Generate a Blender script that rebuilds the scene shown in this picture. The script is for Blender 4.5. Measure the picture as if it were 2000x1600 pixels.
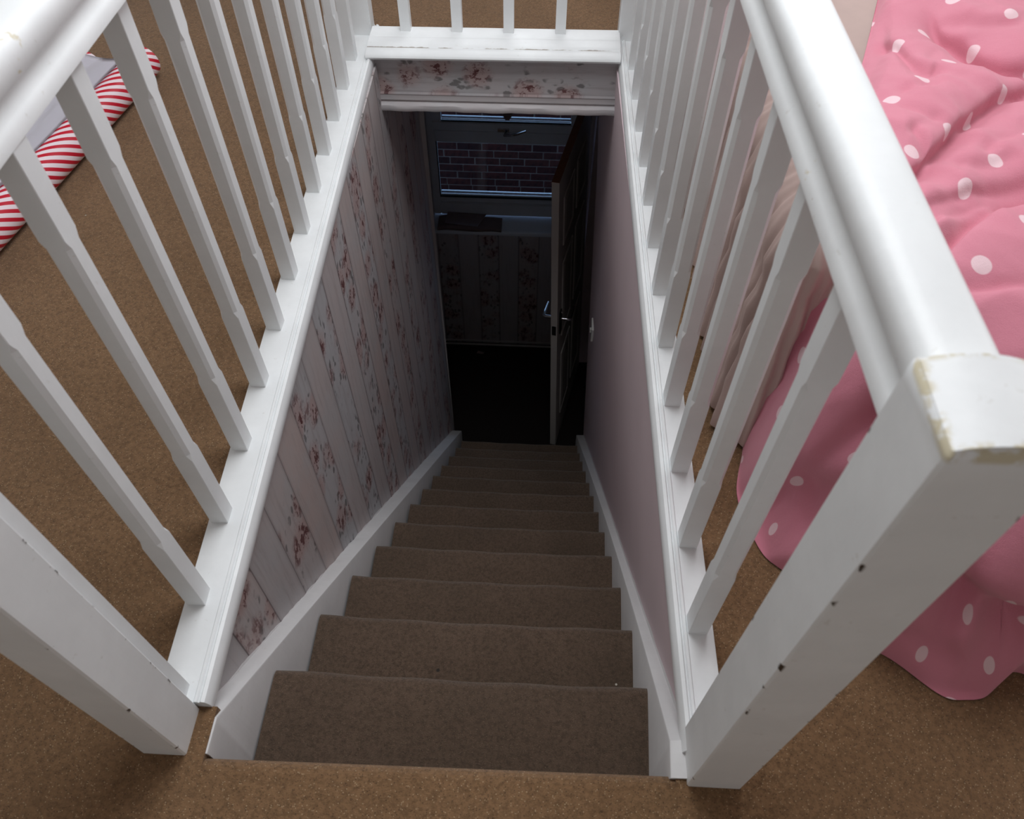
import bpy, bmesh, math, random
import numpy as np
from mathutils import Matrix, Vector

random.seed(7)
rng = np.random.default_rng(11)
for o in list(bpy.data.objects):
    bpy.data.objects.remove(o)
scene = bpy.context.scene
COL = scene.collection

# ------------------------------------------------------------------ camera
cd = bpy.data.cameras.new('camera')
cam = bpy.data.objects.new('camera', cd)
COL.objects.link(cam)
CAM_LOC = Vector((0.1439, -0.5402, 1.3214))
YAW, PITCH, ROLL = -0.04881, -0.92124, 0.00195
cp, sp, cy, sy = math.cos(PITCH), math.sin(PITCH), math.cos(YAW), math.sin(YAW)
fw = Vector((sy * cp, cy * cp, sp))
rt = Vector((cy, -sy, 0))
up = rt.cross(fw)
r2 = math.cos(ROLL) * rt + math.sin(ROLL) * up
u2 = -math.sin(ROLL) * rt + math.cos(ROLL) * up
cam.matrix_world = Matrix(((r2.x, u2.x, -fw.x, CAM_LOC.x), (r2.y, u2.y, -fw.y, CAM_LOC.y),
                           (r2.z, u2.z, -fw.z, CAM_LOC.z), (0, 0, 0, 1)))
cd.sensor_width = 36.0
cd.sensor_fit = 'HORIZONTAL'
cd.lens = 1544.26 / 2000.0 * 36.0
cd.clip_start = 0.02
cd.dof.use_dof = True
cd.dof.focus_distance = 2.3
cd.dof.aperture_fstop = 8.0
scene.camera = cam

# ------------------------------------------------------------------ world, daylight, exposure
w = bpy.data.worlds.new('world')
scene.world = w
w.use_nodes = True
w.node_tree.nodes['Background'].inputs[0].default_value = (0.40, 0.62, 1.0, 1)
w.node_tree.nodes['Background'].inputs[1].default_value = 1.7

def daylight(name, loc, rot, sx, sz, energy, col):
    d = bpy.data.lights.new(name, 'AREA')
    d.shape = 'RECTANGLE'
    d.size, d.size_y, d.energy, d.color = sx, sz, energy, col
    o = bpy.data.objects.new(name, d)
    COL.objects.link(o)
    o.location, o.rotation_euler = loc, rot
    return o


# a roof window over the landing and windows in the far and side walls of the bedroom
daylight('far_window_daylight', (0.5, 3.30, 1.55), (math.radians(-90), 0, 0), 1.8, 1.1, 22, (0.94, 0.97, 1.0))
daylight('roof_window_daylight', (0.15, 0.95, 2.30), (0, 0, 0), 1.3, 0.9, 37, (0.93, 0.97, 1.0))
daylight('east_window_daylight', (2.56, 1.3, 1.5), (0, math.radians(90), 0), 1.1, 1.4, 8.5, (0.94, 0.97, 1.0))
daylight('west_window_daylight', (-2.36, 1.3, 1.5), (0, math.radians(-90), 0), 1.1, 1.4, 6, (0.94, 0.97, 1.0))

vs = scene.view_settings
vs.view_transform = 'Standard'
vs.look = 'None'
vs.exposure = 0.0
vs.gamma = 1.0
vs.use_curve_mapping = False


# ------------------------------------------------------------------ helpers
def lin(r, g, b):
    f = lambda c: (c / 255 / 12.92) if c / 255 <= 0.04045 else ((c / 255 + 0.055) / 1.055) ** 2.4
    return (f(r), f(g), f(b), 1.0)


def obj(name, me, mat=None, parent=None, smooth=False):
    if isinstance(me, bmesh.types.BMesh):
        m = bpy.data.meshes.new(name)
        bmesh.ops.recalc_face_normals(me, faces=me.faces[:])
        me.to_mesh(m)
        me.free()
        me = m
    if mat is not None and not me.materials:
        me.materials.append(mat)
    if smooth:
        me.polygons.foreach_set('use_smooth', [True] * len(me.polygons))
        if smooth == 'angle':
            me.set_sharp_from_angle(angle=math.radians(40))
    o = bpy.data.objects.new(name, me)
    COL.objects.link(o)
    if parent:
        o.parent = parent
    return o


def empty(name, loc=(0, 0, 0)):
    o = bpy.data.objects.new(name, None)
    o.empty_display_size = 0.05
    o.location = loc
    COL.objects.link(o)
    return o


def tag(o, label, cat, group=None):
    o['label'] = label
    o['category'] = cat
    if group:
        o['group'] = group
    return o


def struct(o, label=None):
    o['kind'] = 'structure'
    if label:
        o['label'] = label
    return o


def box(bm, x0, x1, y0, y1, z0, z1):
    vs_ = [bm.verts.new(p) for p in ((x0, y0, z0), (x1, y0, z0), (x1, y1, z0), (x0, y1, z0),
                                     (x0, y0, z1), (x1, y0, z1), (x1, y1, z1), (x0, y1, z1))]
    for f in ((0, 3, 2, 1), (4, 5, 6, 7), (0, 1, 5, 4), (1, 2, 6, 5), (2, 3, 7, 6), (3, 0, 4, 7)):
        bm.faces.new([vs_[i] for i in f])
    return vs_


def box_bm(*a, bevel=0, seg=2):
    bm = bmesh.new()
    box(bm, *a)
    if bevel:
        bmesh.ops.bevel(bm, geom=bm.edges[:], offset=bevel, segments=seg, affect='EDGES')
    return bm


def loft(bm, rings, closed=True, caps=True):
    """rings: list of rings, each a list of 3D points"""
    R = [[bm.verts.new(p) for p in r] for r in rings]
    n = len(R[0])
    for a, b in zip(R[:-1], R[1:]):
        for i in range(n if closed else n - 1):
            j = (i + 1) % n
            bm.faces.new((a[i], a[j], b[j], b[i]))
    if caps and closed:
        bm.faces.new(R[0][::-1])
        bm.faces.new(R[-1])
    return R


def tube(bm, pts, rad, n=10, caps=True):
    pts = [Vector(p) for p in pts]
    rings = []
    for i, p in enumerate(pts):
        d = (pts[min(i + 1, len(pts) - 1)] - pts[max(i - 1, 0)]).normalized()
        a = d.orthogonal().normalized() if i == 0 else (last - d * last.dot(d)).normalized()
        last = a
        b = d.cross(a)
        r = rad[i] if isinstance(rad, (list, tuple)) else rad
        rings.append([p + r * (math.cos(2 * math.pi * k / n) * a + math.sin(2 * math.pi * k / n) * b) for k in range(n)])
    loft(bm, rings, True, caps)


# ------------------------------------------------------------------ node helpers
class NT:
    def __init__(s, name):
        s.m = bpy.data.materials.new(name)
        s.m.use_nodes = True
        s.t = s.m.node_tree
        s.b = s.t.nodes['Principled BSDF']

    def n(s, typ, **kw):
        nd = s.t.nodes.new('ShaderNode' + typ)
        for k, v in kw.items():
            setattr(nd, k, v)
        return nd

    def link(s, a, b):
        s.t.links.new(a, b)

    def put(s, sock, v):
        if isinstance(v, bpy.types.NodeSocket):
            s.link(v, sock)
        else:
            sock.default_value = v

    def math(s, op, a, b=0.0, c=0.0, clamp=False):
        nd = s.n('Math', operation=op, use_clamp=clamp)
        s.put(nd.inputs[0], a)
        s.put(nd.inputs[1], b)
        s.put(nd.inputs[2], c)
        return nd.outputs[0]

    def mix(s, fac, a, b, blend='MIX'):
        nd = s.n('Mix', data_type='RGBA', blend_type=blend)
        s.put(nd.inputs['Factor'], fac)
        s.put(nd.inputs[6], a)
        s.put(nd.inputs[7], b)
        return nd.outputs[2]

    def ramp(s, fac, lo_, hi_):
        nd = s.n('MapRange', clamp=True, interpolation_type='SMOOTHSTEP')
        s.put(nd.inputs[0], fac)
        nd.inputs[1].default_value = lo_
        nd.inputs[2].default_value = hi_
        return nd.outputs[0]

    def coord(s, which='Object'):
        return s.n('TexCoord').outputs[which]

    def scale(s, v, sx, sy_, sz):
        nd = s.n('VectorMath', operation='MULTIPLY')
        s.put(nd.inputs[0], v)
        nd.inputs[1].default_value = (sx, sy_, sz)
        return nd.outputs[0]

    def noise(s, v, sc, detail=2.0, rough=0.5, out=0):
        nd = s.n('TexNoise')
        s.put(nd.inputs['Vector'], v)
        nd.inputs['Scale'].default_value = sc
        nd.inputs['Detail'].default_value = detail
        nd.inputs['Roughness'].default_value = rough
        return nd.outputs[out]

    def voro(s, v, sc, feature='F1', out='Distance', rand=1.0):
        nd = s.n('TexVoronoi', feature=feature)
        s.put(nd.inputs['Vector'], v)
        nd.inputs['Scale'].default_value = sc
        nd.inputs['Randomness'].default_value = rand
        return nd.outputs[out]

    def bump(s, h, strength, dist):
        nd = s.n('Bump')
        s.put(nd.inputs['Height'], h)
        nd.inputs['Strength'].default_value = strength
        nd.inputs['Distance'].default_value = dist
        s.link(nd.outputs[0], s.b.inputs['Normal'])

    def base(s, c, rough=0.5, spec=0.5):
        s.put(s.b.inputs['Base Color'], c)
        s.put(s.b.inputs['Roughness'], rough)
        s.b.inputs['Specular IOR Level'].default_value = spec
        return s.m


def simple(name, c, rough=0.5, spec=0.5, metal=0.0, nz=0.06, nsc=14):
    t = NT(name)
    v = t.coord()
    k = t.noise(v, nsc, 3)
    dark = tuple(x * (1 - nz * 3) for x in c[:3]) + (1,)
    t.base(t.mix(k, dark, c), rough, spec)
    t.b.inputs['Metallic'].default_value = metal
    return t.m


def paint(name, c=lin(238, 240, 241), chips=False, size=None, rough=0.42, stain=False, seam=None):
    t = NT(name)
    v = t.coord()
    k = t.noise(v, 9, 4, 0.6)
    col = t.mix(t.ramp(k, .35, .75), tuple(x * .93 for x in c[:3]) + (1,), c)
    fine = t.ramp(t.noise(v, 55, 3, .7), .66, .74)
    col = t.mix(t.math('MULTIPLY', fine, .22), col, lin(170, 160, 140))
    brush = t.noise(t.scale(v, 90, 90, 4), 1.0, 2)
    if chips:
        sep = t.n('SeparateXYZ')
        t.link(v, sep.inputs[0])
        hx, hy, zt = size
        ex = t.math('SUBTRACT', hx, t.math('ABSOLUTE', sep.outputs[0]))
        ey = t.math('SUBTRACT', hy, t.math('ABSOLUTE', sep.outputs[1]))
        ez = t.math('SUBTRACT', zt, sep.outputs[2])
        e_vert = t.math('MAXIMUM', ex, ey)
        e_top = t.math('MAXIMUM', ez, t.math('MINIMUM', ex, ey))
        nz = t.noise(v, 26, 4, .65)
        nz2 = t.noise(v, 60, 3, .6)
        # sparse brown chips on the upright edges
        a = t.math('MULTIPLY', t.ramp(e_vert, .006, .002), t.ramp(nz, .605, .63))
        # worn paint along the top edge with bare wood showing
        b_ = t.math('MULTIPLY', t.ramp(e_top, .010, .003), t.ramp(nz2, .42, .55))
        col = t.mix(b_, col, lin(205, 196, 170))
        a2 = t.math('MULTIPLY', t.ramp(e_top, .008, .003), t.ramp(nz, .60, .64))
        col = t.mix(a, col, lin(60, 48, 38))
        col = t.mix(a2, col, lin(105, 85, 55))
    if stain:
        st_ = t.math('MULTIPLY', t.ramp(t.noise(v, 11, 5, .7), .66, .70), .8)
        col = t.mix(st_, col, lin(206, 196, 168))
        col = t.mix(t.ramp(t.noise(v, 16, 4, .6), .735, .75), col, lin(150, 120, 84))
    if seam:
        sp2 = t.n('SeparateXYZ')
        t.link(v, sp2.inputs[0])
        yy = t.math('SUBTRACT', sp2.outputs[1], t.math('MULTIPLY', sp2.outputs[0], .018))
        dd = t.math('ABSOLUTE', t.math('SUBTRACT', yy, seam))
        mk = t.math('MULTIPLY', t.ramp(t.math('ADD', dd, t.math('MULTIPLY', t.noise(v, 70, 3), .006)), .0062, .0035), t.ramp(t.noise(v, 18, 3), .38, .55))
        col = t.mix(t.math('MULTIPLY', mk, .8), col, lin(128, 112, 92))
    t.base(col, rough, .4)
    t.bump(t.math('ADD', brush, t.math('MULTIPLY', k, 2.0)), .12, .002)
    return t.m


def carpet(name, c0, c1, dark, light, sp=260, amt=1.0):
    t = NT(name)
    v = t.coord()
    big = t.noise(v, 2.6, 4, .6)
    mid = t.noise(v, 130, 4, .7)
    col = t.mix(t.ramp(big, .3, .7), c0, c1)
    col = t.mix(t.math('MULTIPLY', t.ramp(mid, .38, .68), .75), col, tuple(x * .62 for x in c0[:3]) + (1,))
    d = t.voro(v, sp)
    rc = t.n('SeparateColor')
    t.link(t.voro(v, sp, out='Color'), rc.inputs[0])
    spot = t.ramp(d, .42, .25)
    dm = t.math('MULTIPLY', spot, t.math('GREATER_THAN', rc.outputs[0], .86))
    lm = t.math('MULTIPLY', spot, t.math('LESS_THAN', rc.outputs[0], .10))
    col = t.mix(t.math('MULTIPLY', dm, .85 * amt), col, dark)
    col = t.mix(t.math('MULTIPLY', lm, .75 * amt), col, light)
    # few pieces of pale lint trodden in
    d2 = t.voro(v, 17)
    rc2 = t.n('SeparateColor')
    t.link(t.voro(v, 17, out='Color'), rc2.inputs[0])
    l2 = t.math('MULTIPLY', t.ramp(d2, .060, .035), t.math('GREATER_THAN', rc2.outputs[1], .93))
    col = t.mix(l2, col, lin(205, 198, 185))
    t.base(col, .95, .1)
    t.b.inputs['Sheen Weight'].default_value = .15
    pile = t.noise(v, 520, 2, .7)
    t.bump(t.math('ADD', pile, t.math('MULTIPLY', mid, .8)), .7, .004)
    return t.m


def wallpaper(name, s_axis, t_axis, off=0.0, wid=0.129):
    """printed timber planks with faded roses on every other plank"""
    t = NT(name)
    v = t.coord()
    sep = t.n('SeparateXYZ')
    t.link(v, sep.inputs[0])
    S = t.math('DIVIDE', t.math('ADD', sep.outputs[s_axis], 5.0 + off), wid)
    T = sep.outputs[t_axis]
    idx = t.math('FLOOR', S)
    fr = t.math('FRACT', S)
    wn = t.n('TexWhiteNoise', noise_dimensions='1D')
    t.link(idx, wn.inputs['W'])
    rs = t.n('SeparateColor')
    t.link(wn.outputs['Color'], rs.inputs[0])
    # plank-local coordinates in metres
    pc = t.n('CombineXYZ')
    t.link(t.math('MULTIPLY', S, wid), pc.inputs[0])
    t.link(T, pc.inputs[1])
    t.link(t.math('MULTIPLY', rs.outputs[0], 40.0), pc.inputs[2])
    P = pc.outputs[0]
    grain = t.noise(t.scale(P, 60, 5, 1), 1.0, 5, .65)
    cloud = t.noise(P, 7, 4, .6)
    col = t.mix(rs.outputs[1], lin(184, 183, 186), lin(192, 175, 171))
    col = t.mix(t.math('MULTIPLY', t.ramp(cloud, .35, .75), .55), col, lin(178, 181, 184))
    col = t.mix(t.math('MULTIPLY', t.ramp(grain, .45, .8), .35), col, lin(128, 112, 112))
    # flowers only on every other plank
    par = t.math('MODULO', idx, 2.0)
    warp = t.n('VectorMath', operation='MULTIPLY_ADD')
    t.link(t.noise(P, 34, 3, .6, out=1), warp.inputs[0])
    warp.inputs[1].default_value = (.020, .020, 0)
    t.link(P, warp.inputs[2])
    PW = warp.outputs[0]
    clus = t.voro(PW, 9.0)                       # one rose about every 11 cm
    near = t.ramp(clus, .60, .26)
    keep = t.ramp(t.noise(P, 5.0, 2), .28, .40)
    near = t.math('MULTIPLY', near, keep)
    petals = t.n('TexWave', wave_type='RINGS', rings_direction='Z')
    t.link(PW, petals.inputs['Vector'])
    petals.inputs['Scale'].default_value = 9
    petals.inputs['Distortion'].default_value = 14
    petals.inputs['Detail'].default_value = 3
    pet = t.ramp(petals.outputs['Fac'], .35, .8)
    frag = t.ramp(t.noise(t.scale(PW, 1.3, .8, 1), 34, 5, .72), .50, .58)
    rose = t.math('MULTIPLY', near, par)
    col = t.mix(t.math('MULTIPLY', rose, .6), col, lin(178, 146, 141))
    col = t.mix(t.math('MULTIPLY', rose, t.math('MULTIPLY', frag, .95)), col, lin(104, 66, 66))
    col = t.mix(t.math('MULTIPLY', t.math('MULTIPLY', rose, pet), t.math('MULTIPLY', frag, .5)), col, lin(92, 50, 52))
    # grey green leaves and twigs round the roses
    leafv = t.voro(t.scale(PW, 1.5, .75, 1), 30, out='Distance')
    ring = t.math('MULTIPLY', t.ramp(clus, .85, .62), t.ramp(clus, .30, .48))
    leaf = t.math('MULTIPLY', t.ramp(leafv, .42, .28), t.math('MULTIPLY', ring, par))
    leaf = t.math('MULTIPLY', leaf, t.ramp(t.noise(P, 16, 2), .46, .56))
    col = t.mix(t.math('MULTIPLY', leaf, .7), col, lin(84, 82, 80))
    # joint lines
    e = t.math('MINIMUM', fr, t.math('SUBTRACT', 1.0, fr))
    line = t.ramp(e, .022, .008)
    col = t.mix(t.math('MULTIPLY', line, t.math('MULTIPLY_ADD', rs.outputs[2], .5, .4)), col, lin(88, 78, 78))
    sh = t.math('MULTIPLY', t.ramp(e, .10, .02), .2)
    col = t.mix(sh, col, lin(120, 108, 108))
    t.base(col, .62, .3)
    t.bump(grain, .1, .001)
    return t.m


M = {}
M['white'] = paint('white_gloss_paint')
M['rail'] = paint('white_paint_handrail', stain=True)
M['farrail'] = paint('white_paint_far_rail', seam=1.872)
M['white_old'] = paint('white_paint_string', lin(214, 212, 212))
M['rpost'] = paint('white_paint_chipped_right', chips=True, size=(.042, .0425, .906))
M['lpost'] = paint('white_paint_chipped_left', chips=True, size=(.0355, .0375, .906))
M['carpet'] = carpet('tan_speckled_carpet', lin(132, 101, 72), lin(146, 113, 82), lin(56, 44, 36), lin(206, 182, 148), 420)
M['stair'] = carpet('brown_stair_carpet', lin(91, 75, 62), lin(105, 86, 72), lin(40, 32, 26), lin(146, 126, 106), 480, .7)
M['paper_v'] = wallpaper('rose_plank_wallpaper_left', 1, 2, .05)
M['paper_b'] = wallpaper('rose_plank_wallpaper_back', 0, 2, .035)
M['paper_h'] = wallpaper('rose_plank_wallpaper_header', 2, 0, .028, .14)
M['mauve'] = simple('mauve_wall_paint', lin(222, 203, 208), .6, .3, nz=.03, nsc=5)
M['upvc'] = simple('white_upvc', lin(205, 207, 210), .35, .4, nz=.01)
M['sill'] = simple('sill_white', lin(214, 218, 224), .25, .5, nz=.01)
M['ceil'] = simple('ceiling_paint', lin(225, 224, 220), .8, .2, nz=.01)
M['bedwall'] = simple('bedroom_wall_paint', lin(226, 224, 220), .8, .2, nz=.02)
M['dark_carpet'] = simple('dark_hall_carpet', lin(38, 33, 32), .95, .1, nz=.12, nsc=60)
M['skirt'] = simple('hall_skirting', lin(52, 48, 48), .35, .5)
M['skirt_bead'] = simple('hall_skirting_bead', lin(200, 198, 196), .3, .5)  # pale colour paints the glints along the dark skirting
M['door'] = simple('door_paint', lin(196, 190, 184), .4, .4, nz=.02)
M['rawwood'] = simple('raw_door_wood', lin(128, 80, 54), .8, .2, nz=.15, nsc=30)
M['chrome'] = simple('chrome', lin(205, 205, 208), .12, .5, 1.0, nz=.0)
M['steel'] = simple('dull_steel', lin(60, 58, 56), .4, .5, .8, nz=.05)
M['seal'] = simple('black_glazing_gasket', lin(18, 18, 20), .6, .3)
M['plastic'] = simple('white_plastic', lin(228, 226, 222), .3, .5, nz=.01)
M['mortar'] = simple('grey_mortar', lin(150, 140, 132), .95, .1, nz=.08, nsc=40)
M['leather'] = simple('dark_brown_leather', lin(124, 106, 104), .55, .4, nz=.08, nsc=30)
M['leather_edge'] = simple('pale_piping', lin(150, 138, 132), .5, .4)
M['whitesheet'] = simple('white_paper', lin(240, 238, 246), .75, .2, nz=.015, nsc=6)
M['beige'] = simple('pale_pink_bed_fabric', lin(196, 173, 166), .8, .2, nz=.05, nsc=20)
M['yard'] = simple('yard_concrete', lin(95, 92, 90), .95, .1, nz=.1)
M['plug'] = simple('dark_filler', lin(44, 38, 34), .8, .2)
M['gasket'] = simple('bright_spacer_bar', lin(232, 236, 242), .25, .6)


def glass_mat():
    m = bpy.data.materials.new('window_glass')
    m.use_nodes = True
    t = m.node_tree
    t.nodes.remove(t.nodes['Principled BSDF'])
    a = t.nodes.new('ShaderNodeBsdfTransparent')
    a.inputs[0].default_value = (.93, .96, .97, 1)
    g = t.nodes.new('ShaderNodeBsdfGlossy')
    g.inputs['Roughness'].default_value = .02
    f = t.nodes.new('ShaderNodeFresnel')
    f.inputs[0].default_value = 1.45
    x = t.nodes.new('ShaderNodeMixShader')
    t.links.new(f.outputs[0], x.inputs[0])
    t.links.new(a.outputs[0], x.inputs[1])
    t.links.new(g.outputs[0], x.inputs[2])
    t.links.new(x.outputs[0], t.nodes['Material Output'].inputs[0])
    return m


M['glass'] = glass_mat()

t = NT('old_red_brick')
oi = t.n('ObjectInfo').outputs['Random']
v = t.coord()
k = t.noise(v, 25, 4, .6)
c = t.mix(oi, lin(88, 48, 44), lin(60, 36, 36))
c = t.mix(t.ramp(k, .35, .8), c, lin(42, 29, 31))
t.base(c, .95, .1)
t.bump(k, .4, .004)
M['brick'] = t.m

t = NT('pink_polka_dot_cotton')
uv = t.coord('UV')
sep = t.n('SeparateXYZ')
t.link(uv, sep.inputs[0])
# two interleaved square grids of dots
CELL = .152


def dots(dx, dy):
    fx = t.math('SUBTRACT', t.math('FRACT', t.math('ADD', t.math('DIVIDE', sep.outputs[0], CELL), dx)), .5)
    fy = t.math('SUBTRACT', t.math('FRACT', t.math('ADD', t.math('DIVIDE', sep.outputs[1], CELL), dy)), .5)
    d = t.math('SQRT', t.math('ADD', t.math('MULTIPLY', fx, fx), t.math('MULTIPLY', fy, fy)))
    return t.ramp(d, .088, .076)


dm = t.math('MAXIMUM', dots(0, 0), dots(.5, .5))
k = t.noise(uv, 900, 2)
k2 = t.noise(uv, 6, 3)
c = t.mix(k2, lin(212, 131, 149), lin(219, 142, 159))
c = t.mix(t.math('MULTIPLY', k, .25), c, lin(190, 118, 136))
c = t.mix(t.math('MULTIPLY', dm, .9), c, lin(238, 208, 214))
t.base(c, .85, .15)
t.b.inputs['Sheen Weight'].default_value = .2
t.bump(t.math('ADD', k, t.math('MULTIPLY', t.noise(uv, 26, 4, .55), 3.0)), .35, .004)
M['duvet'] = t.m

t = NT('red_white_striped_paper')
uv = t.coord('UV')
sep = t.n('SeparateXYZ')
t.link(uv, sep.inputs[0])
ph = t.math('FRACT', t.math('DIVIDE', t.math('ADD', t.math('MULTIPLY', sep.outputs[0], -.62), t.math('MULTIPLY', sep.outputs[1], .80)), .0215))
st = t.math('MULTIPLY', t.ramp(ph, .03, .08), t.ramp(ph, .55, .50))
t.base(t.mix(st, lin(238, 222, 228), lin(196, 26, 50)), .4, .4)
M['stripe'] = t.m


# ------------------------------------------------------------------ geometry constants
FZ = -0.02            # bedroom floor level
GZ = -3.0             # lower hall floor level
RISE, GOING = 0.2304, 0.2124
Y0, Z0 = -0.2304, -0.02
SLOPE = RISE / GOING
YB = 3.334            # window wall inner face


def rail_l(y):        # stair-side face of the left balusters
    return -.4236 - .02336 * y


def rail_r(y):
    return .4236 - .0179 * (y + .0076)


def wl(y, z):
    return -.3915 - .0105 * y * (1 + z / 3.0) + .0


def wr(y, z):
    return .405 - .0255 * y - .043 * z


# ------------------------------------------------------------------ bedroom floor
bm = bmesh.new()
loft(bm, [[(-2.4, -.165, z), (-.41, -.165, z), (-.455, 1.90, z), (-.455, 3.334, z), (-2.4, 3.334, z)] for z in (-.2, FZ)])
loft(bm, [[(.43, -.185, z), (2.6, -.185, z), (2.6, 3.334, z), (.40, 3.334, z), (.40, 1.90, z)] for z in (-.2, FZ)])
box(bm, -.455, .40, 1.90, 3.334, -.2, FZ)
box(bm, -2.4, -.362, -2.2, -.165, -.2, FZ)
loft(bm, [[(.388, -2.2, z), (2.6, -2.2, z), (2.6, -.185, z), (.404, -.185, z), (.404, -.232, z), (.388, -.232, z)] for z in (-.2, FZ)])
# landing edge with a rounded carpet nosing
yn = -.236
prof = [(-2.2, FZ)] + [(yn - .022 + .022 * math.sin(a), FZ - .022 + .022 * math.cos(a)) for a in np.linspace(0, math.pi * .95, 9)] + \
       [(yn - .028, FZ - .05), (yn - .03, -.2), (-2.2, -.2)]
loft(bm, [[(x, y + (x * .014), z) for y, z in prof] for x in (-.362, .388)])
floor = struct(obj('floor', bm, M['carpet']), 'tan speckled bedroom carpet around the stair opening')

# small ragged carpet tuft strips are part of the floor edge beside the base rails

# lower hall floor and house shell
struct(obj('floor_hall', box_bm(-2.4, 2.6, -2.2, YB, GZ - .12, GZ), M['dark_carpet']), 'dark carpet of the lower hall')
bm = bmesh.new()
box(bm, -2.5, -2.4, -2.3, YB, GZ - .1, 2.45)
struct(obj('wall_west', bm, M['bedwall']))
bm = bmesh.new()
box(bm, 2.6, 2.7, -2.3, YB, GZ - .1, 2.45)
struct(obj('wall_east', bm, M['bedwall']))
bm = bmesh.new()
box(bm, -2.5, 2.7, -1.75, -1.65, GZ - .1, 2.45)
struct(obj('wall_near', bm, M['bedwall']))
struct(obj('ceiling', box_bm(-2.5, 2.7, -2.3, YB, 2.35, 2.47), M['ceil']))
# ceiling over the hall, behind the header
struct(obj('ceiling_hall', box_bm(-.62, 1.6, 1.93, YB, -.205, -.2), M['ceil']))


# ------------------------------------------------------------------ stairwell walls
def wall_grid(f, y0, y1, z0, z1, th, ny=14, nz=10):
    bm = bmesh.new()
    A, B = [], []
    for i in range(ny + 1):
        y = y0 + (y1 - y0) * i / ny
        A.append([bm.verts.new((f(y, z0 + (z1 - z0) * j / nz), y, z0 + (z1 - z0) * j / nz)) for j in range(nz + 1)])
        B.append([bm.verts.new((f(y, z0 + (z1 - z0) * j / nz) + th, y, z0 + (z1 - z0) * j / nz)) for j in range(nz + 1)])
    for i in range(ny):
        for j in range(nz):
            bm.faces.new((A[i][j], A[i + 1][j], A[i + 1][j + 1], A[i][j + 1]))
            bm.faces.new((B[i][j], B[i][j + 1], B[i + 1][j + 1], B[i + 1][j]))
    for G in ((A, B),):
        for i in range(ny):
            bm.faces.new((A[i][0], B[i][0], B[i + 1][0], A[i + 1][0]))
            bm.faces.new((A[i][nz], A[i + 1][nz], B[i + 1][nz], B[i][nz]))
        for j in range(nz):
            bm.faces.new((A[0][j], A[0][j + 1], B[0][j + 1], B[0][j]))
            bm.faces.new((A[ny][j], B[ny][j], B[ny][j + 1], A[ny][j + 1]))
    return bm


struct(obj('wall_left', wall_grid(wl, -.165, 2.53, GZ, -.03, -.05), M['paper_v']), 'left stairwell wall papered with rose printed planks')
struct(obj('wall_right', wall_grid(wr, -.185, 2.51, GZ, -.03, .05), M['mauve']), 'right stairwell wall painted pale mauve')
# hall wall that carries on to the window
bm = bmesh.new()
loft(bm, [[(-.3915, 2.53, z), (-.556, YB, z), (-.66, YB, z), (-.48, 2.53, z)] for z in (GZ, -.2)])
struct(obj('wall_hall_left', bm, M['paper_v']), 'hall wall running on to the window')
# over-door piece and far jamb on the right, and the dark room beyond the doorway
bm = bmesh.new()
loft(bm, [[(wr(2.51, z), 2.51, z), (.40, 3.20, z), (.50, 3.20, z), (wr(2.51, z) + .09, 2.51, z)] for z in (-.86, -.2)])
box(bm, .405, .50, 3.19, YB, GZ, -.2)
struct(obj('wall_doorway', bm, M['mauve']), 'wall over the open hall door')
bm = bmesh.new()
box(bm, 1.5, 1.6, 1.9, YB, GZ, -.2)
box(bm, .50, 1.6, 1.8, 1.9, GZ, -.2)
struct(obj('wall_side_room', bm, M['bedwall']), 'wall of the unlit room beyond the hall door')

# header wall at the far end of the opening
def hdr(x, y):
    return y + .010 * x


bm = bmesh.new()
loft(bm, [[(x, hdr(x, 1.862), .0), (x, hdr(x, 1.862), -.128), (x, 1.95, -.128), (x, 1.95, .0)] for x in (-.425, .375)])
hd = struct(obj('wall_header', bm, M['paper_h']), 'papered header wall below the far rail')
bm = bmesh.new()
pr_ = [(1.866, -.126), (1.848, -.126), (1.846, -.146), (1.852, -.150), (1.848, -.156), (1.838, -.162), (1.835, -.172),
       (1.838, -.182), (1.848, -.187), (1.95, -.19), (1.95, -.126)]
rings = []
for x in np.linspace(-.418, .366, 26):
    jit = .0012 * math.sin(x * 61) + .001 * math.sin(x * 23)
    rings.append([(x, hdr(x, a), b + (jit if b < -.16 else 0)) for a, b in pr_])
loft(bm, rings)
struct(obj('trim_1', bm, M['paper_h'], smooth='angle'), 'papered moulding along the bottom of the header')

# window wall with the opening
WX0, WX1, WZ0, WZ1 = -.548, .35, -1.97, -.80
bm = bmesh.new()
box(bm, -2.5, WX0, YB, 3.60, GZ - .3, 2.45)
box(bm, WX1, 2.7, YB, 3.60, GZ - .3, 2.45)
box(bm, WX0, WX1, YB, 3.60, GZ - .3, WZ0)
box(bm, WX0, WX1, YB, 3.60, WZ1, 2.45)
struct(obj('wall_back', bm, M['paper_b']), 'papered end wall under the hall window')
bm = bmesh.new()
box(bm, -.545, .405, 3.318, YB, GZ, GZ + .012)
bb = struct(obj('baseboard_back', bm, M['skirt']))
obj('bead', box_bm(-.545, .405, 3.312, 3.322, GZ + .004, GZ + .014), M['skirt_bead'], bb)  # two thin pale strips, painted glint lines at the wall foot
obj('bead', box_bm(-.545, .405, 3.326, 3.334, GZ + .03, GZ + .038), M['skirt_bead'], bb)

# ------------------------------------------------------------------ outside: brick wall across the yard
YW = 4.9
bm = box_bm(-3.2, 3.2, YW + .001, YW + .2, -3.4, -1.0)
ex = struct(obj('wall_exterior', bm, M['mortar']), 'dark red brick wall outside the hall window')
BW, BH, JT = .2, .0675, .0095


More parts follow.
